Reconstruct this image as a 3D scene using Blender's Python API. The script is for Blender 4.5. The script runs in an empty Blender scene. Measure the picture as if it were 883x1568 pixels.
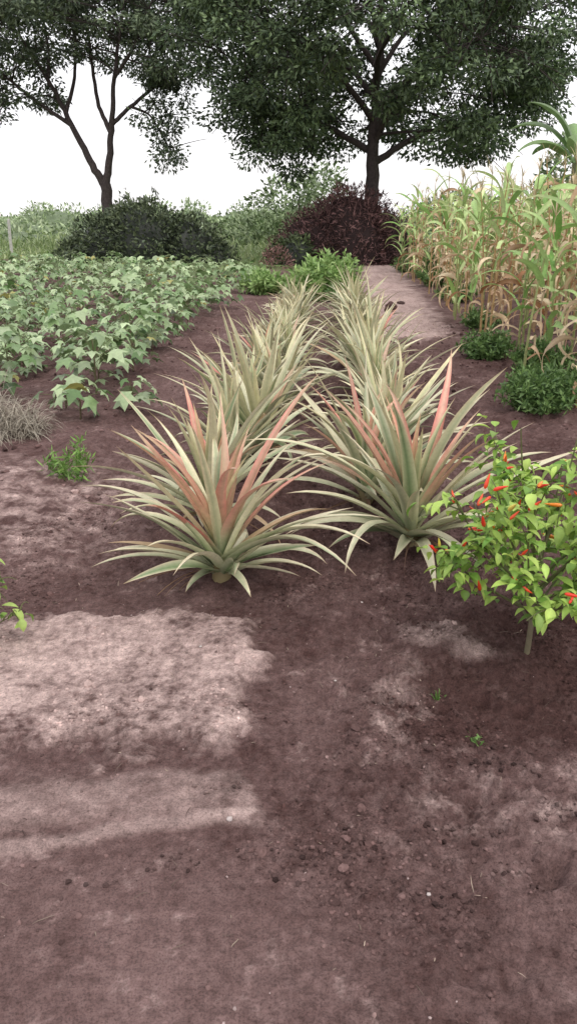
import bpy, math, numpy as np
from mathutils import Vector
rng=np.random.default_rng(7)
scene=bpy.context.scene
R=math.radians
CAMH=1.5
# ------------------------------------------------------------ noise
def _h(i,j,s):
    n=(i.astype(np.int64)*374761393+j.astype(np.int64)*668265263+s*1442695041)&0xffffffff
    n=((n^(n>>13))*1274126177)&0xffffffff
    n=n^(n>>16)
    return (n&0xffff)/65536.0*2*np.pi
def gn(x,y,s=0):
    xi=np.floor(x);yi=np.floor(y);fx=x-xi;fy=y-yi
    u=fx*fx*fx*(fx*(fx*6-15)+10);v=fy*fy*fy*(fy*(fy*6-15)+10)
    def g(a,b):
        an=_h(xi+a,yi+b,s);return np.cos(an)*(fx-a)+np.sin(an)*(fy-b)
    n0=g(0,0)*(1-u)+g(1,0)*u;n1=g(0,1)*(1-u)+g(1,1)*u
    return (n0*(1-v)+n1*v)*1.5
def fbm(x,y,o=4,s=0,gain=.5):
    r=0;a=1;t=0
    for k in range(o):
        r=r+a*gn(x*2**k+k*17.3,y*2**k-k*9.1,s+k);t+=a;a*=gain
    return r/t*1.4
def ss(x,a,b):
    t=np.clip((x-a)/(b-a),0,1);return t*t*(3-2*t)
def box(x,y,x0,x1,y0,y1,s):
    return ss(x,x0-s,x0+s)*(1-ss(x,x1-s,x1+s))*ss(y,y0-s,y0+s)*(1-ss(y,y1-s,y1+s))
def rowL(y): return -.42+.039*y
def rowR(y): return .45+.039*y
# ------------------------------------------------------------ terrain
def masks(x,y):
    n1=fbm(x*3.1,y*3.1,6,11,.6);n2=fbm(x*3.1,y*3.1,6,31,.6)
    xw=x+.17*n1;yw=y+.17*n2
    A=box(xw,yw,-2.3,-.11,1.98,2.80,.045)
    B=box(xw,y+.06*n2+.05*np.sin(x*4.2),-2.3,-.10,1.62,1.82,.04)
    B2=box(xw,y+.10*x*x-.04+.035*n1+.03*np.sin(x*7),-2.3,-.12,1.585,1.635,.018)
    C=box(xw,yw,.42,.70,2.52,2.72,.05)
    D=box(xw,yw,.28,.40,2.0,2.4,.07)*.7
    E=box(xw,yw,.35,1.6,1.60,1.90,.14)*.4
    F=box(xw,yw,-2.6,-.9,3.3,4.7,.25)*.7
    P=box(x+.35*n1-.085*(y-14),yw,1.30,2.45,10.5,30,.22)
    return A,B,B2,C,D,E,F,P,n1,n2
def gz(x,y,fine=True):
    A,B,B2,C,D,E,F,P,n1,n2=masks(x,y)
    z=.05*fbm(x*.35,y*.35,3,5)*ss(y,3,9)
    fade=ss(y,2.9,3.5)*(1-ss(y,13,16))
    z=z+.07*fade*(np.exp(-((x-rowL(y))/.27)**2)+np.exp(-((x-rowR(y))/.27)**2))
    z=z+.10*ss(y,2.6,3.4)*(1-ss(y,20,24))*ss(-x,.9,1.7)*.8
    z=z+.026*A+.010*B+.006*B2+.010*C
    z=z-.03*box(x,y,.5,2.5,1.9,2.4,.2)
    rough=np.clip(.36+.9*ss(x+.25*n1,-.15,.2)+.5*ss(y,2.9,3.3)-.12*A,0.12,1.3)
    rough=rough*(1-.75*box(x+.3*n1,y,-3,-.1,-3,1.80,.12))*(1-.45*box(x,y,-.2,3,-3,1.4,.2))
    if fine:
        near=1-ss(y,9,20)
        z=z+near*rough*(.024*fbm(x*3.3,y*3.3,3,41)+.008*fbm(x*11,y*11,3,42))
        b=fbm(x*20,y*20,5,43,.7);z=z+near*rough*(.034*np.clip(b-.18,0,1))
        b=fbm(x*55,y*55,2,44);z=z+near*(rough+.10)*.010*np.clip(b-.05,0,1)
        p=fbm(x*7,y*7,3,45);z=z-near*rough*.07*np.clip(p-.40,0,1)
    return z
cd=np.array([.080,.043,.039]);cm=np.array([.225,.146,.137]);cl=np.array([.63,.475,.435]);cg=np.array([.19,.27,.10])
def gcol(x,y):
    A,B,B2,C,D,E,F,P,n1,n2=masks(x,y)
    f=fbm(x*1.6,y*1.6,5,61,.6);g=fbm(x*9,y*9,6,62,.75);h=fbm(x*32,y*32,3,63,.75)
    m=.47+.40*f+.44*g+.30*h
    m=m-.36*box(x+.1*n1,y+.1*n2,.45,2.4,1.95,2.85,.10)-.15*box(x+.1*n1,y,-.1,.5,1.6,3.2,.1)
    m=m-.20*ss(y,2.9,3.3)*(1-ss(y,8,11))*ss(x,-.8,-.3)
    m=m+.14*box(x,y,-3,3,-3,1.50,.12)*(1-.6*ss(x,-.1,.3))
    m=np.clip(m,0,1.1)[...,None]
    c=cd*(1-m)+cm*m
    L=A*np.clip(.62+.40*f+.66*g+.34*h,.08,1)+B*(.28+.3*g)+B2*.38+C*.6*(.5+1.*g)+D*(.3+1.*g)+E*np.clip(.05+1.4*g+.3*f,0,1)+F*np.clip(.28+1.2*g,0,1)
    L=L-.5*A*box(x+.1*n1,y,-3,-.72,1.8,2.12,.08)
    L=L+P*(.62+.3*g+.25*f)
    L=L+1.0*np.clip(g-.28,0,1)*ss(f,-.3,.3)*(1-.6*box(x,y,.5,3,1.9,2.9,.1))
    L=np.clip(L,0,1)[...,None]
    c=c*(1-L)+cl*L
    far=ss(y+1.5*n1,23,27)*(1-P)
    side=ss(-x,18,22)*ss(y,2,8)+ss(x,9,12)*ss(y,2,8)
    G=np.clip(far+side,0,1)*(1-.75*box(x,y,-40,-8.5,25.5,30.5,.6))
    G=np.clip(G*(1+.4*g),0,1)[...,None]
    gcc=cg*(1+.3*f)[...,None]
    return np.clip(c*(1-G)+gcc*G,.01,.8)
# ------------------------------------------------------------ mesh helpers
class MB:
    def __init__(s): s.V=[];s.C=[];s.Q=[];s.T=[];s.n=0
    def add(s,V,C,Q=None,T=None):
        V=np.asarray(V,float).reshape(-1,3);C=np.asarray(C,float)
        if C.ndim==1: C=np.tile(C,(len(V),1))
        s.V.append(V);s.C.append(C.reshape(-1,3))
        if Q is not None and len(Q): s.Q.append(np.asarray(Q,np.int64)+s.n)
        if T is not None and len(T): s.T.append(np.asarray(T,np.int64)+s.n)
        s.n+=len(V)
    def build(s,name,mat,smooth=True,loc=None,parent=None):
        V=np.concatenate(s.V);C=np.concatenate(s.C)
        if loc is not None: V=V-np.array(loc)
        Q=np.concatenate(s.Q) if s.Q else np.zeros((0,4),int);T=np.concatenate(s.T) if s.T else np.zeros((0,3),int)
        me=bpy.data.meshes.new(name);me.vertices.add(len(V));me.vertices.foreach_set('co',V.astype(np.float32).ravel())
        loops=np.concatenate([Q.ravel(),T.ravel()]).astype(np.int32)
        me.loops.add(len(loops));me.loops.foreach_set('vertex_index',loops)
        st=np.concatenate([np.arange(len(Q))*4,len(Q)*4+np.arange(len(T))*3]).astype(np.int32)
        me.polygons.add(len(st));me.polygons.foreach_set('loop_start',st)
        me.polygons.foreach_set('use_smooth',np.full(len(st),smooth))
        me.update(calc_edges=True)
        ca=me.color_attributes.new('Col','FLOAT_COLOR','POINT')
        ca.data.foreach_set('color',np.concatenate([C,np.ones((len(C),1))],1).astype(np.float32).ravel())
        me.materials.append(mat)
        ob=bpy.data.objects.new(name,me);scene.collection.objects.link(ob)
        if loc is not None: ob.location=loc
        if parent: ob.parent=parent
        return ob
def nrm(a): return a/np.maximum(np.linalg.norm(a,axis=-1,keepdims=True),1e-9)
def cards(mb,P,D,L,W,C,droop=.0):
    n=len(P);D=nrm(D);r=nrm(rng.normal(size=(n,3)));S=nrm(np.cross(D,r));N=np.cross(D,S)
    L=np.broadcast_to(L,n)[:,None];W=np.broadcast_to(W,n)[:,None]
    m=P+D*L*.45
    V=np.stack([P,m+S*W*.5+N*W*.12,P+D*L-N*W*.1,m-S*W*.5+N*W*.12],1)
    Q=np.arange(n*4).reshape(n,4)
    mb.add(V,np.repeat(C,4,0),Q)
def tube(mb,pts,rad,col,sides=8):
    pts=np.asarray(pts,float);k=len(pts);rad=np.broadcast_to(rad,k)
    T=np.gradient(pts,axis=0);T=nrm(T);ref=np.array([.3,.9,.2]);
    A=nrm(np.cross(T,ref));B=np.cross(T,A);a=np.arange(sides)/sides*2*np.pi
    V=pts[:,None]+rad[:,None,None]*(A[:,None]*np.cos(a)[None,:,None]+B[:,None]*np.sin(a)[None,:,None])
    i=np.arange(k-1)[:,None]*sides;j=np.arange(sides)[None];jn=(j+1)%sides
    Q=np.stack([i+j,i+jn,i+sides+jn,i+sides+j],-1).reshape(-1,4)
    col=np.asarray(col,float)
    if col.ndim==2: col=np.repeat(col,sides,0)
    mb.add(V,col,Q)
def bez(a,b,c,n):
    t=np.linspace(0,1,n)[:,None];a,b,c=map(np.asarray,(a,b,c));return (1-t)**2*a+2*t*(1-t)*b+t*t*c
def strips(mb,base,az,el,L,W,droop,S,cs,prof,fold,colf,twist=0,azc=0,power=1.5,wob=0):
    n=len(base);t=np.linspace(0,1,S+1)[None];ar=lambda v:np.broadcast_to(v,n)[:,None]
    e=ar(el)-ar(droop)*t**power;a=ar(az)+ar(azc)*t
    if wob: e=e+wob*np.cumsum(rng.normal(size=(n,S+1)),1);a=a+wob*np.cumsum(rng.normal(size=(n,S+1)),1)
    d=np.stack([np.cos(e)*np.cos(a),np.cos(e)*np.sin(a),np.sin(e)],-1)
    step=d*(ar(L)/S)[...,None];P=np.cumsum(step,1)-step[:,:1]
    P=P+base[:,None]
    side=np.stack([-np.sin(a),np.cos(a),0*a],-1);N=np.cross(d,side)
    tw=(ar(twist)*t)[...,None];s2=side*np.cos(tw)+N*np.sin(tw);n2=-side*np.sin(tw)+N*np.cos(tw)
    w=(ar(W)*.5*prof[None])[...,None,None];c=cs[None,None,:,None]
    V=P[:,:,None]+s2[:,:,None]*c*w+n2[:,:,None]*(np.abs(c)**1.4*fold)*w
    C=colf(t,cs,n)
    k=len(cs);idx=np.arange(n*(S+1)*k).reshape(n,S+1,k)
    Q=np.stack([idx[:,:-1,:-1],idx[:,:-1,1:],idx[:,1:,1:],idx[:,1:,:-1]],-1).reshape(-1,4)
    mb.add(V,np.broadcast_to(C,V.shape).reshape(-1,3),Q)
def inst(mb,tv,tt,P,az,tilt,tdir,sc,C,quad=False):
    n=len(P);ca,sa=np.cos(az),np.sin(az)
    V=np.repeat(tv[None],n,0)*np.reshape(sc,(n,1,1))
    x=V[...,0]*ca[:,None]-V[...,1]*sa[:,None];y=V[...,0]*sa[:,None]+V[...,1]*ca[:,None];z=V[...,2]
    cx,sx=np.cos(tdir)[:,None],np.sin(tdir)[:,None];ct,st=np.cos(tilt)[:,None],np.sin(tilt)[:,None]
    r=x*cx+y*sx;q=-x*sx+y*cx;r2=r*ct+z*st;z2=-r*st+z*ct
    V=np.stack([r2*cx-q*sx,r2*sx+q*cx,z2],-1)+P[:,None]
    k=len(tv);F=(tt[None]+(np.arange(n)*k)[:,None,None]).reshape(-1,tt.shape[1])
    mb.add(V,np.repeat(C,k,0),T=F)
def pal(n,a,b,j=.2,p=1.):
    m=(rng.random(n)**p)[:,None];c=np.array(a)*(1-m)+np.array(b)*m
    return np.clip(c*(1+j*rng.normal(size=(n,1))),.004,.9)
# ------------------------------------------------------------ materials
def mat(name,rough=.6,trans=0.,nscale=8,namp=.25,bump=0,bscale=60,spec=.4,speck=0):
    m=bpy.data.materials.new(name);m.use_nodes=True;nt=m.node_tree;N=nt.nodes;Lk=nt.links
    b=N['Principled BSDF'];out=N['Material Output']
    at=N.new('ShaderNodeAttribute');at.attribute_name='Col'
    tc=N.new('ShaderNodeTexCoord');no=N.new('ShaderNodeTexNoise');no.inputs['Scale'].default_value=nscale;no.inputs['Detail'].default_value=4
    no.inputs['Roughness'].default_value=.7
    Lk.new(tc.outputs['Object'],no.inputs['Vector'])
    mr=N.new('ShaderNodeMapRange');mr.inputs[1].default_value=.28;mr.inputs[2].default_value=.72;mr.inputs[3].default_value=1-namp;mr.inputs[4].default_value=1+namp
    Lk.new(no.outputs[0],mr.inputs[0])
    fac=mr.outputs[0]
    if speck:
        n3=N.new('ShaderNodeTexNoise');n3.inputs['Scale'].default_value=170;n3.inputs['Detail'].default_value=3;n3.inputs['Roughness'].default_value=.8
        Lk.new(tc.outputs['Object'],n3.inputs['Vector'])
        m3=N.new('ShaderNodeMapRange');m3.inputs[1].default_value=.36;m3.inputs[2].default_value=.54;m3.inputs[3].default_value=1-speck;m3.inputs[4].default_value=1.1
        Lk.new(n3.outputs[0],m3.inputs[0]);mu=N.new('ShaderNodeMath');mu.operation='MULTIPLY';Lk.new(fac,mu.inputs[0]);Lk.new(m3.outputs[0],mu.inputs[1]);fac=mu.outputs[0]
    vm=N.new('ShaderNodeVectorMath');vm.operation='SCALE';Lk.new(at.outputs['Color'],vm.inputs[0]);Lk.new(fac,vm.inputs['Scale'])
    Lk.new(vm.outputs[0],b.inputs['Base Color']);b.inputs['Roughness'].default_value=rough;b.inputs['Specular IOR Level'].default_value=spec
    if bump:
        n2=N.new('ShaderNodeTexNoise');n2.inputs['Scale'].default_value=bscale;n2.inputs['Detail'].default_value=5;n2.inputs['Roughness'].default_value=.75
        Lk.new(tc.outputs['Object'],n2.inputs['Vector'])
        bu=N.new('ShaderNodeBump');bu.inputs['Distance'].default_value=bump;bu.inputs['Strength'].default_value=1
        Lk.new(n2.outputs[0],bu.inputs['Height']);Lk.new(bu.outputs[0],b.inputs['Normal'])
    if trans:
        tr=N.new('ShaderNodeBsdfTranslucent');Lk.new(vm.outputs[0],tr.inputs['Color'])
        mx=N.new('ShaderNodeMixShader');mx.inputs[0].default_value=trans
        Lk.new(b.outputs[0],mx.inputs[1]);Lk.new(tr.outputs[0],mx.inputs[2]);Lk.new(mx.outputs[0],out.inputs['Surface'])
    return m
M_ground=mat('soil',.95,0,42,.30,.009,110,.12,.38)
M_clod=mat('soil_clod',.95,0,60,.3,.003,150,.12)
M_stone=mat('pebble_stone',.8,0,80,.25,.001,200,.3)
M_pine=mat('pineapple_leaf',.42,.10,30,.14,.0006,180,.45)
M_leaf=mat('green_leaf',.5,.25,20,.2,0,60,.5)
M_cot=mat('cotton_leaf',.36,.22,25,.2,0,60,.8)
M_tree=mat('tree_leaf',.55,0,1.5,.25,0,60,.4)
M_dry=mat('dry_plant',.8,0,20,.25,0,60,.2)
M_bark=mat('bark',.9,0,12,.35,.03,14,.2)
M_red=mat('chili_skin',.25,0,30,.08,0,60,.5)
M_conc=mat('concrete',.85,0,20,.2,.003,60,.3)
# ------------------------------------------------------------ ground
def axis(parts):
    a=[]
    for s,e,st in parts: a.append(np.arange(s,e,st))
    return np.concatenate(a)
ys=np.concatenate([-np.geomspace(1500,1,26),axis([(-.9,.8,.1),(.8,2.2,.0050),(2.2,3.6,.0085),(3.6,6,.016),(6,10,.04),(10,20,.1),(20,40,.4)]),np.geomspace(40,2500,40)])
xp=np.concatenate([axis([(0,1.0,.0056),(1.0,1.6,.010),(1.6,2.4,.02),(2.4,4.5,.05),(4.5,14,.2)]),np.geomspace(14,2500,50)])
xs=np.concatenate([-xp[:0:-1],xp])
X,Y=np.meshgrid(xs,ys);sh=X.shape
Z=gz(X,Y);C=gcol(X,Y)
mb=MB();idx=np.arange(X.size).reshape(sh)
Q=np.stack([idx[:-1,:-1],idx[:-1,1:],idx[1:,1:],idx[1:,:-1]],-1).reshape(-1,4)
mb.add(np.stack([X,Y,Z],-1),C.reshape(-1,3),Q)
mb.build('ground',M_ground)
def G(x,y): return float(gz(np.array([x]),np.array([y]))[0])
# ------------------------------------------------------------ clods, pebbles, twigs
import bmesh
def ico(sub,seed):
    bm=bmesh.new();bmesh.ops.create_icosphere(bm,subdivisions=sub,radius=1)
    v=np.array([p.co[:] for p in bm.verts]);f=np.array([[q.index for q in t.verts] for t in bm.faces]);bm.free()
    r=np.random.default_rng(seed)
    for _ in range(7):
        d=nrm(r.normal(size=3));k=r.uniform(.45,.9);s=v@d;v=v-np.clip(s-k,0,9)[:,None]*d*.9
    v=v*(1+.10*r.normal(size=(len(v),1)));v[:,2]*=.7
    return v,f
def scatter(mb,n,x0,x1,y0,y1,smin,smax,colf,seed0,wf=None,pw=3):
    x=rng.uniform(x0,x1,n*4);y=rng.uniform(y0,y1,n*4)
    w=wf(x,y) if wf else np.ones(n*4);k=rng.random(n*4)<w;x=x[k][:n];y=y[k][:n];m=len(x)
    z=gz(x,y);s=smin+(smax-smin)*rng.random(m)**pw;c=colf(x,y)
    g=rng.integers(0,4,m)
    for q in range(4):
        v,f=ico(2 if smax>.014 else 1,seed0+q);i=g==q
        if i.any(): inst(mb,v,f,np.stack([x,y,z+s*.1],-1)[i],rng.uniform(0,6.28,i.sum()),rng.uniform(0,.7,i.sum()),rng.uniform(0,6.28,i.sum()),s[i],c[i])
def wclod(x,y):
    c=fbm(x*2.2,y*2.2,3,77)
    return np.clip(.10+.9*ss(x,-.12,.15)+1.2*np.clip(c-.15,0,1)+.5*ss(y,2.8,3.2),0,1)*np.clip(.35+1.8*c,0.05,1)
mb=MB()
cc=lambda x,y:np.clip(gcol(x,y)*(rng.uniform(.45,1.35,len(x)))[:,None],.01,.8)
scatter(mb,22000,-1.3,1.7,.95,4.2,.0015,.0085,cc,100,wclod,2.0)
scatter(mb,600,-1.3,1.7,.95,4.2,.006,.018,cc,200,wclod,3)
scatter(mb,2200,-3,4,4.2,12,.008,.03,cc,300,None,3)
for cx,cy,k in ((-.31,1.51,34),(-.44,1.44,7),(-.19,1.78,20),(-.05,1.5,30),(.43,1.63,50),(.62,1.9,60),(.3,2.2,40),(.15,1.55,50),(.75,1.7,50),(.35,1.4,40),(.55,1.5,40)):
    x=cx+.055*rng.normal(size=k);y=cy+.026*rng.normal(size=k);s=.002+.010*rng.random(k)**2;v,f=ico(2,5)
    inst(mb,v,f,np.stack([x,y,gz(x,y)+s*.1],-1),rng.uniform(0,6,k),rng.uniform(0,.7,k),rng.uniform(0,6,k),s,cc(x,y)*.65)
mb.build('soil_clods',M_clod,False)
mb=MB()
pc=lambda x,y:pal(len(x),(.26,.18,.17),(.50,.40,.38),.1)
scatter(mb,170,-1.1,1.4,1.05,4,.002,.006,pc,400,None,3)
v,f=ico(2,9)
px=np.array([-.155,.33,.16,-.32,.30]);py=np.array([1.66,1.42,2.32,2.52,2.9])
inst(mb,v,f,np.stack([px,py,gz(px,py)+.002],-1),px*9,px*0,px,np.array([.009,.006,.005,.006,.006]),pal(5,(.48,.41,.39),(.62,.56,.53),.05))
mb.build('pebbles',M_stone,True)
mb=MB();n=800
x=rng.uniform(-1.4,1.8,n);y=1.0+3.6*rng.random(n)**.8
strips(mb,np.stack([x,y,gz(x,y)+.004],-1),rng.uniform(0,6.28,n),rng.uniform(-.05,.25,n),.010+.05*rng.random(n)**2.5,rng.uniform(.001,.003,n),rng.uniform(0,.6,n),4,np.array([-1,0,1.]),np.array([.6,1,1,.8,.3]),.3,lambda t,c,k:pal(k,(.08,.05,.045),(.45,.36,.28),.2,1.8)[:,None,None,:],wob=.15)
mb.build('dry_twigs',M_dry)
# ------------------------------------------------------------ pineapple plants
cs5=np.array([-1,-.5,0,.5,1.])
S=14;tt=np.linspace(0,1,S+1)
pprof=np.interp(tt,[0,.06,.3,.6,.85,1],[.85,.97,1,.72,.33,.02])
def pineapple(name,x,y,s,nl,seed,extra=None,red=.15,mesh=None,Wd=.060):
    z=G(x,y)
    if mesh is not None:
        ob=bpy.data.objects.new(name,mesh);scene.collection.objects.link(ob);ob.location=(x,y,z);ob.rotation_euler=(0,0,seed*2.1);ob.scale=(s,s,s);return ob
    i=np.arange(nl);q=i/(nl-1.)
    az=i*2.39996+rng.normal(size=nl)*.3;el=R(86)-R(58)*q**.82+rng.normal(size=nl)*.12
    L=(.54+.24*np.sin(np.pi*np.clip(q*.9+.15,0,1)))*(1+.15*rng.normal(size=nl))
    L[q<.12]*=.82
    W=Wd*(1+.13*rng.normal(size=nl));dr=.13+.55*q**1.3+.30*np.abs(rng.normal(size=nl))
    bent=rng.random(nl)<.08;dr=np.where(bent,dr+.9,dr)
    base=np.stack([np.cos(az)*.028*(.3+q),np.sin(az)*.028*(.3+q),.15*(1-q)+.015],-1)
    if extra is not None:
        for a_,e_,l_,d_ in extra:
            az=np.append(az,R(a_));el=np.append(el,R(e_));L=np.append(L,l_);W=np.append(W,.058);dr=np.append(dr,d_);base=np.vstack([base,[math.cos(R(a_))*.03,math.sin(R(a_))*.03,.05]])
    n=len(az);qq=np.concatenate([q,np.ones(n-nl)])
    rd=((rng.random(n)<red)&(qq<.5)).astype(float)*rng.uniform(.45,.95,n)
    g=np.clip(rng.normal(.45,.26,n),0,1);old=(rng.random(n)<.10)*(qq>.6)
    yl=np.clip(.65-1.2*qq+rng.normal(size=n)*.15,0,1)
    br=1+.14*rng.normal(size=n)
    def colf(t,c,k):
        t=t[0][None,:,None,None];c=c[None,None,:,None];gg=g[:,None,None,None];yy_=yl[:,None,None,None]
        cream=np.array([.67,.65,.46])*(1-yy_)+np.array([.70,.64,.35])*yy_;green=np.array([.18,.26,.125]);pink=np.array([.70,.20,.19]);tipc=np.array([.36,.20,.13])
        ctr=np.exp(-(c/.55)**2)
        m=np.clip(gg*(.28+1.0*ctr)+.20*(1-ss(t,0,.35))-.25*ss(t,.5,1),0,1)
        col=cream*(1-m)+green*m
        r=rd[:,None,None,None]*ss(t,.10,.35)*(.60+.40*np.abs(c))*(1-.6*ss(t,.7,1))
        r=np.clip(r+.16*(np.abs(c)>.9)*ss(t,.3,.8),0,1)
        col=col*(1-r)+pink*r
        tp=.7*ss(t,.88,1);col=col*(1-tp)+tipc*tp
        o=old[:,None,None,None]*.8;col=col*(1-o)+np.array([.42,.27,.15])*o
        return col*br[:,None,None,None]
    m_=MB()
    strips(m_,base*s,az,el,L*s,W*s,dr,S,cs5,pprof,.6,colf,rng.normal(size=n)*.6,rng.normal(size=n)*.35,1.7,wob=.013)
    tube(m_,[[0,0,-.04],[0,0,.06],[0,0,.15*s]],[.05*s,.045*s,.02*s],[.25,.2,.1],10)
    k=7
    strips(m_,np.tile([[0,0,.03]],(k,1)),rng.uniform(0,6.28,k),rng.uniform(.1,.35,k),rng.uniform(.2,.42,k),.022*np.ones(k),rng.uniform(.4,.9,k),8,np.array([-1,0,1.]),np.interp(np.linspace(0,1,9),[0,.3,1],[1,.8,.05]),.4,lambda t,c,kk:pal(kk,(.20,.11,.08),(.42,.28,.17),.1)[:,None,None,:],1.5,.3,wob=.08)
    ob=m_.build(name,M_pine);ob.location=(x,y,z);return ob
pineapple('pineapple_plant',-.29,3.12,.91,48,1,[(-60,8,.34,.25),(-20,12,.38,.3),(185,27,.56,.5),(168,20,.54,.4),(5,22,.44,.4),(-120,10,.32,.25)],.50,Wd=.060)
pineapple('pineapple_plant',.57,3.40,.95,48,2,[(215,42,.60,1.9),(195,20,.46,.6),(-70,35,.44,1.4),(250,15,.36,.5),(-15,30,.55,.6)],.55,Wd=.062)
pineapple('pineapple_plant',-.40,3.72,.84,40,3,None,.22);pineapple('pineapple_plant',.42,4.02,.88,40,4,None,.22)
var=[]
yy=4.35;k=0
while yy<12.9:
    for row,off in ((rowL,0),(rowR,.3)):
        x=row(yy+off)+rng.normal()*.07;y_=yy+off+rng.normal()*.08;s=(.86-.022*(yy-4.3))+.08*rng.normal()
        s=min(max(s,.55),.95)
        if len(var)<7:
            o=pineapple('pineapple_plant',x,y_,1.,38,k,None,.10,Wd=.055);o.scale=(s,s,s);var.append(o.data)
        else: pineapple('pineapple_plant',x,y_,s,0,k,mesh=var[k%7])
        k+=1
    yy+=.60
# ------------------------------------------------------------ chili plants
def chili_fruit():
    k=9;t=np.linspace(0,1,k);r=np.interp(t,[0,.08,.35,.8,1],[.35,.9,1,.5,.05]);a=np.arange(7)/7*2*np.pi
    V=np.stack([r[:,None]*np.cos(a)*.13+.10*(t[:,None]**2),r[:,None]*np.sin(a)*.13,np.repeat(t[:,None],7,1)],-1).reshape(-1,3)
    T=[]
    for i in range(k-1):
        for j in range(7):
            a_,b_=i*7+j,i*7+(j+1)%7;T+=[[a_,b_,b_+7],[a_,b_+7,a_+7]]
    return V,np.array(T)
lprof=np.array([.12,.75,1,.82,.45,.03])
def leafy(mb,P,L,W,ca,cb,el=(-.5,.6),j=.15,drp=(.3,1.2)):
    n=len(P)
    col=pal(n,ca,cb,j)
    def cf(t,c,k):
        rib=1+.18*(np.abs(c)<.1)
        return col[:,None,None,:]*rib[None,None,:,None]*np.ones((1,6,1,1))
    strips(mb,P,rng.uniform(0,6.28,n),rng.uniform(*el,n),L*rng.uniform(.45,1.2,n),W*rng.uniform(.6,1.15,n),rng.uniform(*drp,n),5,np.array([-1,0,1.]),lprof,.45,cf,rng.normal(size=n)*.4,rng.normal(size=n)*.3)
def chili(name,x,y,h,rad,nleaf,nfruit,bright=1.):
    z0=G(x,y);e=bpy.data.objects.new(name,None);scene.collection.objects.link(e);e.location=(x,y,z0)
    st=MB();lf=MB();stc=np.array([.16,.17,.07])
    tube(st,bez((0,0,-.03),(.01,0,h*.15),(0,.01,h*.32),6),np.linspace(.011,.008,6)*min(h/.8,1),[.22,.19,.12],8)
    pts=[]
    nb=18 if nfruit else 7
    for b in range(nb):
        a=b*2.4+rng.normal()*.3;u=(b+.5)/nb
        r=rad*(1.0-.60*u**1.8)*rng.uniform(.75,1.08);hz=h*(.36+.62*u)*rng.uniform(.92,1.04)
        s0=np.array([0,.01,h*(.12+.28*u)]);e1=np.array([math.cos(a)*r,math.sin(a)*r,hz])
        p=bez(s0,(s0+e1)/2+np.array([math.cos(a),math.sin(a),0])*r*.22,e1,9);tube(st,p,np.linspace(.006,.002,9)*min(h/.8,1),stc,6);pts.append(p[3:])
        for q in range(6):
            i=rng.integers(3,8);d=nrm(rng.normal(size=3)+np.array([math.cos(a)*.6,math.sin(a)*.6,.1]));l=rng.uniform(.07,.16)*h/.8
            pp=bez(p[i],p[i]+d*l*.5+np.array([0,0,.03]),p[i]+d*l,6);tube(st,pp,np.linspace(.003,.0012,6),stc,5);pts.append(pp[1:])
    pts=np.concatenate(pts);P=pts[rng.integers(0,len(pts),nleaf)]+rng.normal(size=(nleaf,3))*.018
    P[:,2]=np.maximum(P[:,2],h*.15+.03*rng.random(nleaf))
    leafy(lf,P,.066,.033,(.13*bright,.27*bright,.04),(.48*bright,.64*bright,.15),(-.7,.6))
    st.build(name+'_stems',M_leaf,parent=e);lf.build(name+'_leaves',M_leaf,parent=e)
    if nfruit:
        fr=MB();v,f=chili_fruit();i=rng.integers(0,len(pts),nfruit);P=pts[i].copy();rr=P*np.array([1,1,0]);P=P+nrm(rr)*.035+rng.normal(size=(nfruit,3))*.015
        P[:,2]=np.maximum(P[:,2],h*.25)+.02
        cl_=pal(nfruit,(.80,.11,.03),(.70,.03,.02),.08);k=rng.random(nfruit)<.25;cl_[k]=(.85,.25,.03);k=rng.random(nfruit)<.07;cl_[k]=(.75,.62,.12)
        inst(fr,v,f,P,rng.uniform(0,6.28,nfruit),rng.uniform(.2,2.4,nfruit),rng.uniform(0,6.28,nfruit),rng.uniform(.032,.062,nfruit),cl_)
        fr.build(name+'_fruits',M_red,parent=e)
chili('chili_plant',.87,2.52,.88,.37,1250,95)
chili('chili_plant',-1.12,2.56,.36,.15,90,0,.9)
# ------------------------------------------------------------ small weeds
def weed(name,x,y,h,r,n,ca,cb,L=.05,W=.012):
    m_=MB();z0=G(x,y);st=max(6,int(n/40))
    a=rng.uniform(0,6.28,st);rr=r*np.sqrt(rng.random(st));P=[]
    for i in range(st):
        hh=h*rng.uniform(.5,1)*(1-.45*(rr[i]/r)**2)
        p=bez((x+math.cos(a[i])*rr[i]*.4,y+math.sin(a[i])*rr[i]*.4,z0-.01),(x+math.cos(a[i])*rr[i]*.8,y+math.sin(a[i])*rr[i]*.8,z0+hh*.6),(x+math.cos(a[i])*rr[i]*1.1,y+math.sin(a[i])*rr[i]*1.1,z0+hh),10)
        tube(m_,p,np.linspace(.004,.0015,10),np.array(ca)*1.1,4);P.append(p[1:])
    P=np.concatenate(P);k=rng.integers(0,len(P),n)
    D=rng.normal(size=(n,3));D[:,2]+=.5
    cards(m_,P[k]+rng.normal(size=(n,3))*.012,D,L*rng.uniform(.6,1.3,n),W*rng.uniform(.7,1.3,n),pal(n,ca,cb,.15))
    return m_.build(name,M_leaf,True,(x,y,z0))
weed('weed_plant',-1.27,4.45,.26,.15,330,(.10,.20,.04),(.27,.45,.11),.06,.012)
weed('weed_plant',.57,2.0,.03,.025,30,(.10,.20,.04),(.2,.34,.10),.016,.005)
weed('weed_plant',.50,2.25,.04,.02,22,(.10,.20,.04),(.2,.34,.10),.015,.005)
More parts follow.
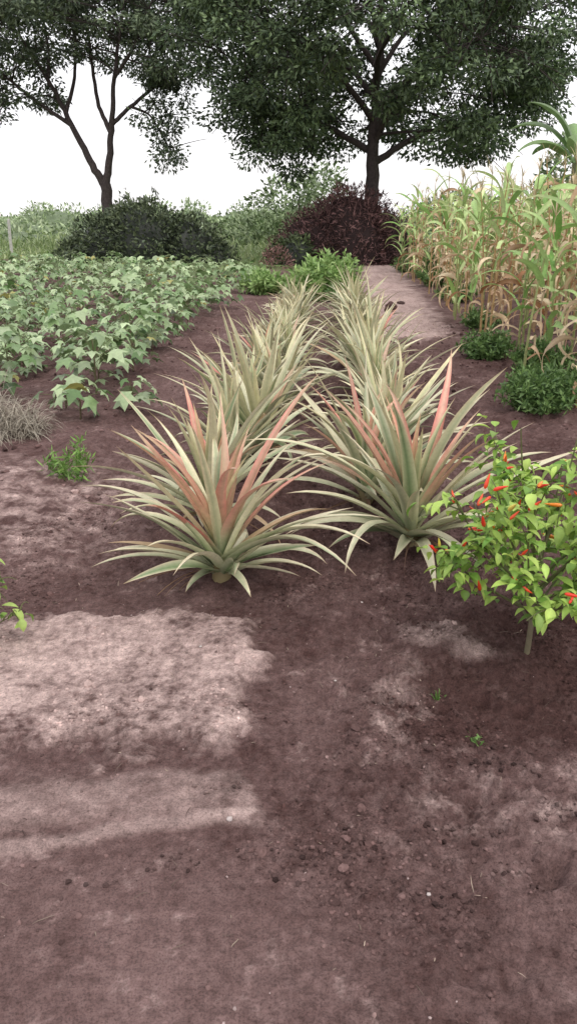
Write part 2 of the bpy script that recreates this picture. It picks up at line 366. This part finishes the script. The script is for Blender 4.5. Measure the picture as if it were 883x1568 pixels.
for x,y,h,r,n in ((2.05,6.35,.36,.36,3600),(2.55,6.7,.34,.3,2500),(2.22,9.0,.36,.30,2200),(2.6,8.2,.35,.3,2200),(2.3,7.4,.2,.2,900),(2.75,11.5,.3,.3,1000),(3.1,15.,.4,.4,1300),(3.35,18.5,.5,.5,1600),(3.75,21.5,.7,.7,2400),(3.4,23.3,.5,.5,1300),(4.2,25,.8,.8,2000),(.95,14.2,.35,.35,900)):
    weed('weed_bush',x,y,h,r,n,(.06,.125,.035),(.20,.32,.10),.05+.002*y,.012+.0012*y)
for x,y,h,r in ((.60,15.2,1.0,.45),(.95,15.6,.9,.40),(.25,15.8,.55,.4),(-.5,16.6,.5,.5)):
    weed('leafy_shrub',x,y,h,r,2000,(.17,.30,.08),(.42,.58,.22),.15,.045)
mb=MB();n=2200;a=rng.uniform(0,6.28,n);r=.38*np.sqrt(rng.random(n));x=-2.08+r*np.cos(a);y=5.35+r*np.sin(a)*.8
z=gz(x,y)+.28*rng.random(n)*(1-(r/.4)**2)
strips(mb,np.stack([x,y,z],-1),rng.uniform(0,6.28,n),rng.uniform(-.3,1.1,n),rng.uniform(.1,.32,n),.004*np.ones(n),rng.uniform(.5,2.2,n),6,np.array([-1,1.]),np.array([1,1,1,1,.8,.5,.2]),0,lambda t,c,k:pal(k,(.20,.17,.13),(.46,.42,.34),.15)[:,None,None,:],wob=.1)
mb.build('dry_grass_heap',M_dry)
# ------------------------------------------------------------ cotton field
def cleaf():
    ring=[]
    for ang,r in ((-178,.30),(-140,.62),(-108,.40),(-72,.92),(-42,.55),(0,1.08),(42,.55),(72,.92),(108,.40),(140,.62),(178,.30)):
        a=R(ang);ring.append((r*math.cos(a)*.5,r*math.sin(a)*.5,-.16*r*r+(.05 if abs(r)<.58 else 0)))
    v=np.array([(0,0,.02)]+ring);k=len(ring);f=np.array([[0,i+1,(i+1)%k+1] for i in range(k)])
    return v,f
mb=MB();tv,tf=cleaf();sb=MB()
pl=[]
for r_ in range(30):
    x0=-1.72-.70*r_
    y=6.45+rng.random()*.4
    while y<22.5:
        x=x0+.055*(y-6)+rng.normal()*.10
        if rng.random()<.88: pl.append((x,y+rng.normal()*.08))
        y+=.42+.014*y
for x,y in ((-1.25,6.2),(-1.75,6.1),(-1.55,5.75),(-2.6,6.2),(-3.1,6.4)): pl.append((x,y))
pl=np.array(pl);gzz=gz(pl[:,0],pl[:,1])
for (x,y),z0 in zip(pl,gzz):
    if abs(x)/y>.62: continue
    small=y<6.3
    h=(.25 if small else rng.uniform(.26,.60));nl=12 if small else (42 if y<10 else 30 if y<14 else 22)
    q=rng.random(nl);hh=h*(.22+.78*q**.7);a=rng.uniform(0,6.28,nl);rr=(.10+.25*np.sin(np.pi*np.clip(q*.8+.1,0,1)))*rng.uniform(.4,1.2,nl)*(.6 if small else 1)
    P=np.stack([x+rr*np.cos(a),y+rr*np.sin(a),z0+hh],-1)
    sc=rng.uniform(.11,.24,nl)*(1+.012*max(0,y-10))
    col=pal(nl,(.12,.23,.065),(.50,.62,.35),.12);lo=(q<.3);col[lo]*=.6  # whitish end of the leaf colours carries painted sky sheen
    yel=rng.random(nl)<.02;col[yel]=(.42,.40,.12)
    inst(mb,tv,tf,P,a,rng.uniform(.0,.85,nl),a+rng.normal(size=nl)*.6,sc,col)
    if y<12:
        tube(sb,[[x,y,z0-.02],[x+.01,y,z0+h*.5],[x,y,z0+h*.92]],[.008,.006,.003],[.16,.13,.07],5)
        for i in range(0,nl,2): tube(sb,bez((x,y,z0+hh[i]*.6),(x+(P[i,0]-x)*.4,y+(P[i,1]-y)*.4,z0+hh[i]*.95),P[i],4),.0022,[.17,.19,.08],4)
e=bpy.data.objects.new('cotton_field',None);scene.collection.objects.link(e)
mb.build('cotton_leaves',M_cot,parent=e);sb.build('cotton_stems',M_leaf,parent=e)
# ------------------------------------------------------------ maize field
lf=MB();stk=MB();tas=MB()
B=[];AZ=[];EL=[];LL=[];WW=[];DR=[];TW=[];CC=[];DC=[]
for r_ in range(9):
    x0=2.50+.64*r_;y=6.4+rng.random()*.3
    while y<23.5:
        x=x0+.048*(y-7)+rng.normal()*.10;yy=y+rng.normal()*.06
        h=rng.uniform(1.45,2.1)
        if rng.random()<.10: y+=.4;continue
        z0=G(x,yy);lean=rng.normal(size=2)*.10
        dryness=rng.beta(.9,.9)*(1.1 if r_<2 else .9)
        tp=np.array([x+lean[0],yy+lean[1],z0+h])
        sc=np.array([.40,.27,.13]) if rng.random()<.7 else np.array([.28,.31,.13])
        tube(stk,bez((x,yy,z0-.02),(x,yy,z0+h*.5),tp,6),np.linspace(.015,.006,6),sc,6)
        nl=rng.integers(10,14)
        for i in range(nl):
            q=(i+.5)/nl;f_=.08+.86*q
            b=np.array([x,yy,z0])*(1-f_)+tp*f_;B.append(b);a=(i%2)*np.pi+r_*.5+yy*1.7+rng.normal()*.5
            dry=rng.random()<(dryness*1.15-.85*q+.42)
            AZ.append(a)
            if dry:
                EL.append(rng.uniform(.3,1.2));LL.append(rng.uniform(.3,.66));WW.append(rng.uniform(.03,.075));DR.append(rng.uniform(2.3,3.3));TW.append(rng.normal()*3)
                CC.append(pal(1,(.26,.12,.05),(.80,.66,.44),.15,.9)[0])
            else:
                EL.append(rng.uniform(.95,1.45));LL.append(rng.uniform(.5,.85));WW.append(rng.uniform(.06,.10));DR.append(rng.uniform(.9,2.7));TW.append(rng.normal()*.8)
                CC.append(pal(1,(.18,.36,.08),(.60,.70,.34),.12)[0])
            DC.append(dry)
        k=7
        strips(tas,np.tile(tp,(k,1)),rng.uniform(0,6.28,k),rng.uniform(.8,1.5,k),rng.uniform(.14,.28,k),.010*np.ones(k),rng.uniform(.1,.8,k),4,np.array([-1,0,1.]),np.array([.7,1,1,.8,.3]),.5,lambda t,c,kk:pal(kk,(.40,.30,.17),(.66,.58,.40),.1)[:,None,None,:])
        y+=.44
B=np.array(B);n=len(B);CC=np.array(CC);DC=np.array(DC)
def mc(t,c,k):
    tb=t[0][None,:,None,None];m=ss(tb,.6,1.0)*(~DC)[:,None,None,None]*.6
    base=CC[:,None,None,:]*(1+.25*(np.abs(c)<.1))[None,None,:,None]
    return base*(1-m)+np.array([.66,.55,.33])*m
strips(lf,B,np.array(AZ),np.array(EL),np.array(LL),np.array(WW),np.array(DR),10,np.array([-1,0,1.]),np.interp(np.linspace(0,1,11),[0,.15,.5,1],[.7,1,.85,.03]),.35,mc,np.array(TW),rng.normal(size=n)*.4,1.2,wob=.07)
e=bpy.data.objects.new('maize_field',None);scene.collection.objects.link(e)
lf.build('maize_leaves',M_leaf,parent=e);stk.build('maize_stalks',M_dry,parent=e);tas.build('maize_tassels',M_dry,parent=e)
# ------------------------------------------------------------ banana
def banana(x,y,h):
    m_=MB();z0=G(x,y);tube(m_,bez((x,y,z0-.05),(x+.05,y,z0+h*.4),(x,y,z0+h*.72),8),np.linspace(.14,.07,8),[.16,.17,.08],12)
    k=9;az=np.array([3.3,2.7,.3,1.4,4.4,5.3,3.0,2.1,.9]);
    strips(m_,np.tile([[x,y,z0+h*.70]],(k,1)),az,np.array([.95,1.25,.9,1.3,.9,1.1,1.5,1.,.7]),rng.uniform(1.5,1.9,k),.46*np.ones(k),rng.uniform(1.3,2.0,k),16,np.array([-1,-.5,0,.5,1.]),np.interp(np.linspace(0,1,17),[0,.16,.2,.35,.75,1],[.06,.08,.6,1,.85,.1]),-.35,lambda t,c,kk:(pal(kk,(.09,.17,.06),(.20,.30,.12),.1)[:,None,None,:]*(1+.4*(np.abs(c)<.1))[None,None,:,None]))
    m_.build('banana_plant',M_leaf,True,(x,y,z0))
banana(6.0,18,3.5);banana(7.9,20,3.5)
# ------------------------------------------------------------ trees
def crown(mb,cs,rad,nper,L,W,ca,cb,flat=.55,droop=.35):
    for c,r in zip(cs,rad):
        n=int(nper*(r/.7)**2)
        d=nrm(rng.normal(size=(n,3)))*(rng.random((n,1))**.45)*r;d[:,2]*=flat
        D=nrm(d+1e-3)*.8+rng.normal(size=(n,3))*.6;D[:,2]-=droop
        br=rng.uniform(.7,1.35)
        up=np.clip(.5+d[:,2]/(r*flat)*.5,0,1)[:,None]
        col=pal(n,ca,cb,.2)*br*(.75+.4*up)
        cards(mb,c+d,D,L*rng.uniform(.6,1.3,n),W*rng.uniform(.6,1.3,n),col)
def tree(name,base,trunk,limbs,centers,rads,nper,L,W,ca,cb,barkc):
    e=bpy.data.objects.new(name,None);scene.collection.objects.link(e);e.location=base
    bk=MB();lf=MB();allp=[];allr=[]
    def add(p,r,s=10):
        p=np.array(p,float)
        t=np.linspace(0,len(p)-1,len(p)*5);k=np.arange(len(p));q=np.stack([np.interp(t,k,p[:,i]) for i in range(3)],-1)
        for _ in range(3): q[1:-1]=(q[:-2]+2*q[1:-1]+q[2:])/4
        q[1:-1]+=rng.normal(size=(len(q)-2,3))*r[0]*.10
        rr=np.linspace(r[0],r[1],len(q));
        if s>=12: rr=rr*(1+.5*np.exp(-q[:,2]/.35))
        tube(bk,q,rr,barkc,s);allp.append(q);allr.append(rr)
    add(*trunk,14)
    for l in limbs: add(l[0],l[1],9)
    AP=np.concatenate(allp[1:]);AR=np.concatenate(allr[1:])
    for c,r in zip(centers,rads):
        d=np.linalg.norm(AP-c,axis=1)+ .8*np.clip(AP[:,2]-c[2],0,9)
        i=np.argmin(d);s=AP[i];m=(s+c)/2+np.array([0,0,.15*d[i]])+rng.normal(size=3)*.12*d[i]
        p=bez(s,m,c,8);tube(bk,p,np.linspace(min(AR[i]*.5,.06),.012,8),barkc,5)
        for _ in range(3):
            en=c+rng.normal(size=3)*r*.6;tube(bk,bez(p[4],(p[4]+en)/2+.1,en,5),np.linspace(.02,.008,5),barkc,4)
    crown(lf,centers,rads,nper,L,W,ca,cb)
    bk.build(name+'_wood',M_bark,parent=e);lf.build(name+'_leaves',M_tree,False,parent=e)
bc=np.array([.07,.056,.055])
cen=[]
while len(cen)<430:
    p=rng.uniform(-1,1,3);r=np.linalg.norm(p)
    if r>1 or r<.45: continue
    c=np.array([.0,0,7.3])+p*np.array([6.6,5.6,5.1])
    rh=math.hypot(c[0],c[1])
    if c[2]<4.3 and rh<2.2: continue
    if c[2]<2.8: c[2]=2.8+rng.random()*.5
    if gn(np.array([c[0]*.55]),np.array([c[2]*.55+c[1]*.3]),3)[0]<-.26: continue
    cen.append(c)
cen=np.array(cen);rad=rng.uniform(.5,1.0,len(cen))
limbs=[]
for i in range(13):
    a=i*2.4+.4;hz=3.2+.33*i;ro=rng.uniform(3.6,5.2)*(1-.025*i);up=rng.uniform(1.2,2.8)
    s=np.array([0,0,hz]);m1=np.array([math.cos(a)*ro*.35,math.sin(a)*ro*.35,hz+up*.6]);m2=np.array([math.cos(a+.2)*ro*.7,math.sin(a+.2)*ro*.7,hz+up*.85]);e_=np.array([math.cos(a+.1)*ro,math.sin(a+.1)*ro,hz+up*.9])
    limbs.append(([s,m1,m2,e_],(.13-.004*i,.03)))
tree('neem_tree',(2.95,30,0),([(0,0,-.2),(.03,0,1.5),(-.08,0,3.4),(.05,0,6),(.1,0,10.5)],(.36,.06)),limbs,cen,rad,175,.20,.085,(.040,.068,.038),(.155,.22,.10),bc)  # leaf palette lightened to put distance haze into the colour
cen=[]
while len(cen)<340:
    p=rng.uniform(-1,1,3)
    if np.linalg.norm(p)>1: continue
    c=np.array([-.7,0,8.9])+p*np.array([6.0,4.6,3.8])
    if c[2]<7.0 and abs(c[0]+.3)<2.0: continue
    if c[2]<5.6: continue
    if gn(np.array([c[0]*.6+4]),np.array([c[2]*.6+c[1]*.3]),8)[0]<-.24: continue
    cen.append(c)
for c in ((2.6,0,3.6),(2.3,.3,4.2),(2.9,-.3,4.6),(3.0,0,5.3),(-4.8,0,4.8),(-4.3,.5,5.4),(1.6,0,5.2),(2.2,0,5.8),(-5.2,0,5.6),(3.3,.3,6.0),(3.6,0,6.6),(2.8,.4,6.4),(2.7,.2,3.9),(2.2,-.3,4.7),(2.6,.1,5.0)): cen.append(np.array(c))
cen=np.array(cen);rad=rng.uniform(.45,.9,len(cen))
limbs=[([(0,0,2.6),(-.55,0,3.6),(-1.2,.1,4.9),(-2.0,.2,6.6),(-3.2,.3,8.4)],(.17,.05)),
 ([(0,0,2.6),(.25,0,3.7),(.45,-.1,4.9),(.7,-.3,6.5),(1.3,-.5,9)],(.17,.05)),
 ([(-1.2,.1,4.9),(-2.4,-.2,5.7),(-3.9,-.5,6.9)],(.09,.04)),
 ([(-1.4,.1,5.3),(-1.0,.5,6.6),(-.8,.8,9)],(.09,.04)),
 ([(.45,-.1,4.9),(1.2,.2,5.6),(2.4,.5,6.5),(3.2,.5,7)],(.09,.04)),
 ([(.4,-.1,4.6),(-.1,.2,5.6),(-.3,.4,7.5),(-.3,.4,9.5)],(.10,.04)),
 ([(1.2,.2,5.6),(2.0,0,5.3),(2.6,0,4.2)],(.06,.02)),
 ([(-2.0,.2,6.6),(-2.0,.8,7.6),(-2.4,1.5,9.6)],(.08,.03)),([(.7,-.3,6.5),(1.8,-1,7.6),(2.6,-1.5,9)],(.08,.03))]
tree('umbrella_tree',(-7.5,35,0),([(.05,0,-.2),(.02,0,1.2),(0,0,2.7)],(.27,.22)),limbs,cen,rad,145,.20,.085,(.046,.070,.045),(.16,.205,.115),bc*1.1)  # crown greens paled too, with haze mixed into the leaf tones
# ------------------------------------------------------------ heaps, shrubs, distant vegetation
def mass(name,blobs,dens,L,W,ca,cb,core=None,M=None,rough=.35):
    m_=MB()
    for (x,y,z,rx,ry,rz) in blobs:
        n=int(dens*(rx*ry+rx*rz+ry*rz));d=nrm(rng.normal(size=(n,3)))
        lump=1+rough*.6*fbm(d[:,0]*2.3+x,d[:,2]*2.3+d[:,1]*1.7+y,3,5)
        rr=(rng.random((n,1))**.2)*lump[:,None]
        P=np.array([x,y,z])+d*rr*np.array([rx,ry,rz]);k=P[:,2]>-.05;P=P[k];d=d[k]
        D=d+rng.normal(size=P.shape)*.8
        tone=(1+.35*fbm(P[:,0]*1.3,P[:,2]*1.3+P[:,1],3,9))[:,None]
        cards(m_,P,D,L*rng.uniform(.6,1.4,len(P)),W*rng.uniform(.6,1.4,len(P)),np.clip(pal(len(P),ca,cb,.2)*tone,.004,.8))
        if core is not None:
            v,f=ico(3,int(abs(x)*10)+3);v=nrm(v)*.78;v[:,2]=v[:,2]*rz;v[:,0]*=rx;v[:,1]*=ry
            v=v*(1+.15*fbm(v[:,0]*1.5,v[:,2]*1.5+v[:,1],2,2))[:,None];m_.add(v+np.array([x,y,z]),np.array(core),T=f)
    return m_.build(name,M or M_tree,False)
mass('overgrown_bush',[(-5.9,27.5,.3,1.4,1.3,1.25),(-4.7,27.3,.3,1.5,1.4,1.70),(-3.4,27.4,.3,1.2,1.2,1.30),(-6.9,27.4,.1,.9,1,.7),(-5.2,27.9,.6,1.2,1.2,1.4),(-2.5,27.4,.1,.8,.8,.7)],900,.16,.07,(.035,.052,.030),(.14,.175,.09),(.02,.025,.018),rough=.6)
mass('brushwood_heap',[(1.9,28.0,.2,1.8,1.3,2.05),(.8,27.8,.2,1.4,1.1,1.5),(3.4,28.3,.2,1.1,1,1.5),(2.2,28.6,.8,1.5,1.,1.65)],900,.20,.04,(.055,.028,.028),(.19,.105,.10),(.03,.018,.018),M_dry)
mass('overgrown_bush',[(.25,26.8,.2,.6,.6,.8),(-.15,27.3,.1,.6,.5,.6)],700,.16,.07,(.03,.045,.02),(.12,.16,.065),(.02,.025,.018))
mass('dry_bush',[(-.35,25.3,.1,.5,.4,.55)],900,.12,.04,(.11,.055,.05),(.28,.17,.15),None,M_dry)
mb=MB();n=40000
x=rng.uniform(-28,16,n);y=23+42*rng.random(n)**1.3
A_=masks(x,y)[7];k=(A_<.25)&~((x<-8)&(y>25)&(y<30)&(rng.random(n)<.75))&~((np.abs(x-2)<2.6)&(y<29));x=x[k];y=y[k];n=len(x)
hh=(.18+.45*ss(y,28,45))*rng.uniform(.5,1.4,n)*(1+.6*fbm(x*.3,y*.3,3,4))
strips(mb,np.stack([x,y,gz(x,y)-.02],-1),rng.uniform(0,6.28,n),rng.uniform(.9,1.5,n),hh,.02+.0012*y,rng.uniform(.2,1.3,n),3,np.array([-1,1.]),np.array([1,.9,.6,.05]),0,lambda t,c,kk:pal(kk,(.18,.27,.09),(.48,.54,.28),.15)[:,None,None,:])
mb.build('grass',M_leaf)
bl=[]
for _ in range(50):
    y=rng.uniform(42,75);x=rng.uniform(-.62,.5)*y;bl.append((x,y,.1,rng.uniform(1.0,2.6),rng.uniform(1,2),rng.uniform(.5,1.3)))
for _ in range(90):
    y=rng.uniform(80,140);x=rng.uniform(-.8,.8)*y;bl.append((x,y,.2,rng.uniform(2,6),rng.uniform(2,4),rng.uniform(1.0,3.0)))
mass('distant_bushes',bl,60,.42,.22,(.20,.27,.15),(.42,.50,.30),(.16,.21,.12),rough=.8)  # pale leaf and core colours have the haze of distance painted in
mass('distant_shrub',[(.2,44,2,2.2,2,1.4),(1.8,46,2.2,1.6,2,2.0),(-2.4,48,.6,2.2,2,1.0),(-.6,42,.5,2.5,2,.9)],150,.26,.13,(.12,.18,.08),(.30,.38,.20),None,rough=.8)
mass('distant_tree',[(14,38,2.6,3.0,3,2.4),(19,40,3.0,4.0,3,3.0),(9.5,46,1.2,3.0,3,1.5),(24,42,3,4,3,3)],150,.26,.12,(.07,.115,.055),(.20,.27,.13),None)
m_=MB();tube(m_,[[-11.0,33,-.2],[-11.0,33,.6],[-10.98,33,1.35],[-10.98,33,1.40]],[.075,.072,.068,.02],[.5,.48,.46],4)
m_.build('fence_post',M_conc,False)
m_=MB();v,f=ico(3,21);m_.add(v*np.array([.11,.10,.15])+np.array([1.72,13.6,.05+G(1.72,13.6)]),np.array([.10,.06,.055]),T=f)
v,f=ico(3,22);m_.add(v*np.array([.07,.06,.05])+np.array([2.02,14.6,.02+G(2.02,14.6)]),np.array([.07,.045,.042]),T=f)
m_.build('stone',M_clod,False)
# ------------------------------------------------------------ light
w=bpy.data.worlds.new('World');scene.world=w;w.use_nodes=True;nt=w.node_tree
bg=nt.nodes['Background'];sky=nt.nodes.new('ShaderNodeTexSky');sky.sky_type='NISHITA';sky.sun_disc=False
SE,SA=R(58),R(150)
sky.sun_elevation=SE;sky.sun_rotation=SA;sky.dust_density=4
sc_=nt.nodes.new('ShaderNodeVectorMath');sc_.operation='SCALE';sc_.inputs['Scale'].default_value=.25;nt.links.new(sky.outputs[0],sc_.inputs[0])
ad=nt.nodes.new('ShaderNodeVectorMath');ad.operation='ADD';nt.links.new(sc_.outputs[0],ad.inputs[0]);ad.inputs[1].default_value=(8.2,8.0,8.1)
nt.links.new(ad.outputs[0],bg.inputs['Color']);bg.inputs['Strength'].default_value=.145
sl=bpy.data.lights.new('sun','SUN');sl.energy=1.1;sl.angle=R(25);sl.color=(1,.96,.9)
so=bpy.data.objects.new('sun',sl);scene.collection.objects.link(so)
d=Vector((math.sin(SA)*math.cos(SE),math.cos(SA)*math.cos(SE),math.sin(SE)))
so.rotation_euler=d.to_track_quat('Z','Y').to_euler();so.location=(0,0,20)
# ------------------------------------------------------------ camera
cam=bpy.data.cameras.new('camera');cam.sensor_fit='VERTICAL';cam.sensor_height=36;cam.lens=27.7;cam.clip_end=6000;cam.clip_start=.05
co=bpy.data.objects.new('camera',cam);scene.collection.objects.link(co);co.location=(0,0,CAMH);co.rotation_euler=(R(90-20.6),0,0)
scene.camera=co
scene.view_settings.view_transform='Standard';scene.view_settings.look='None';scene.view_settings.exposure=0
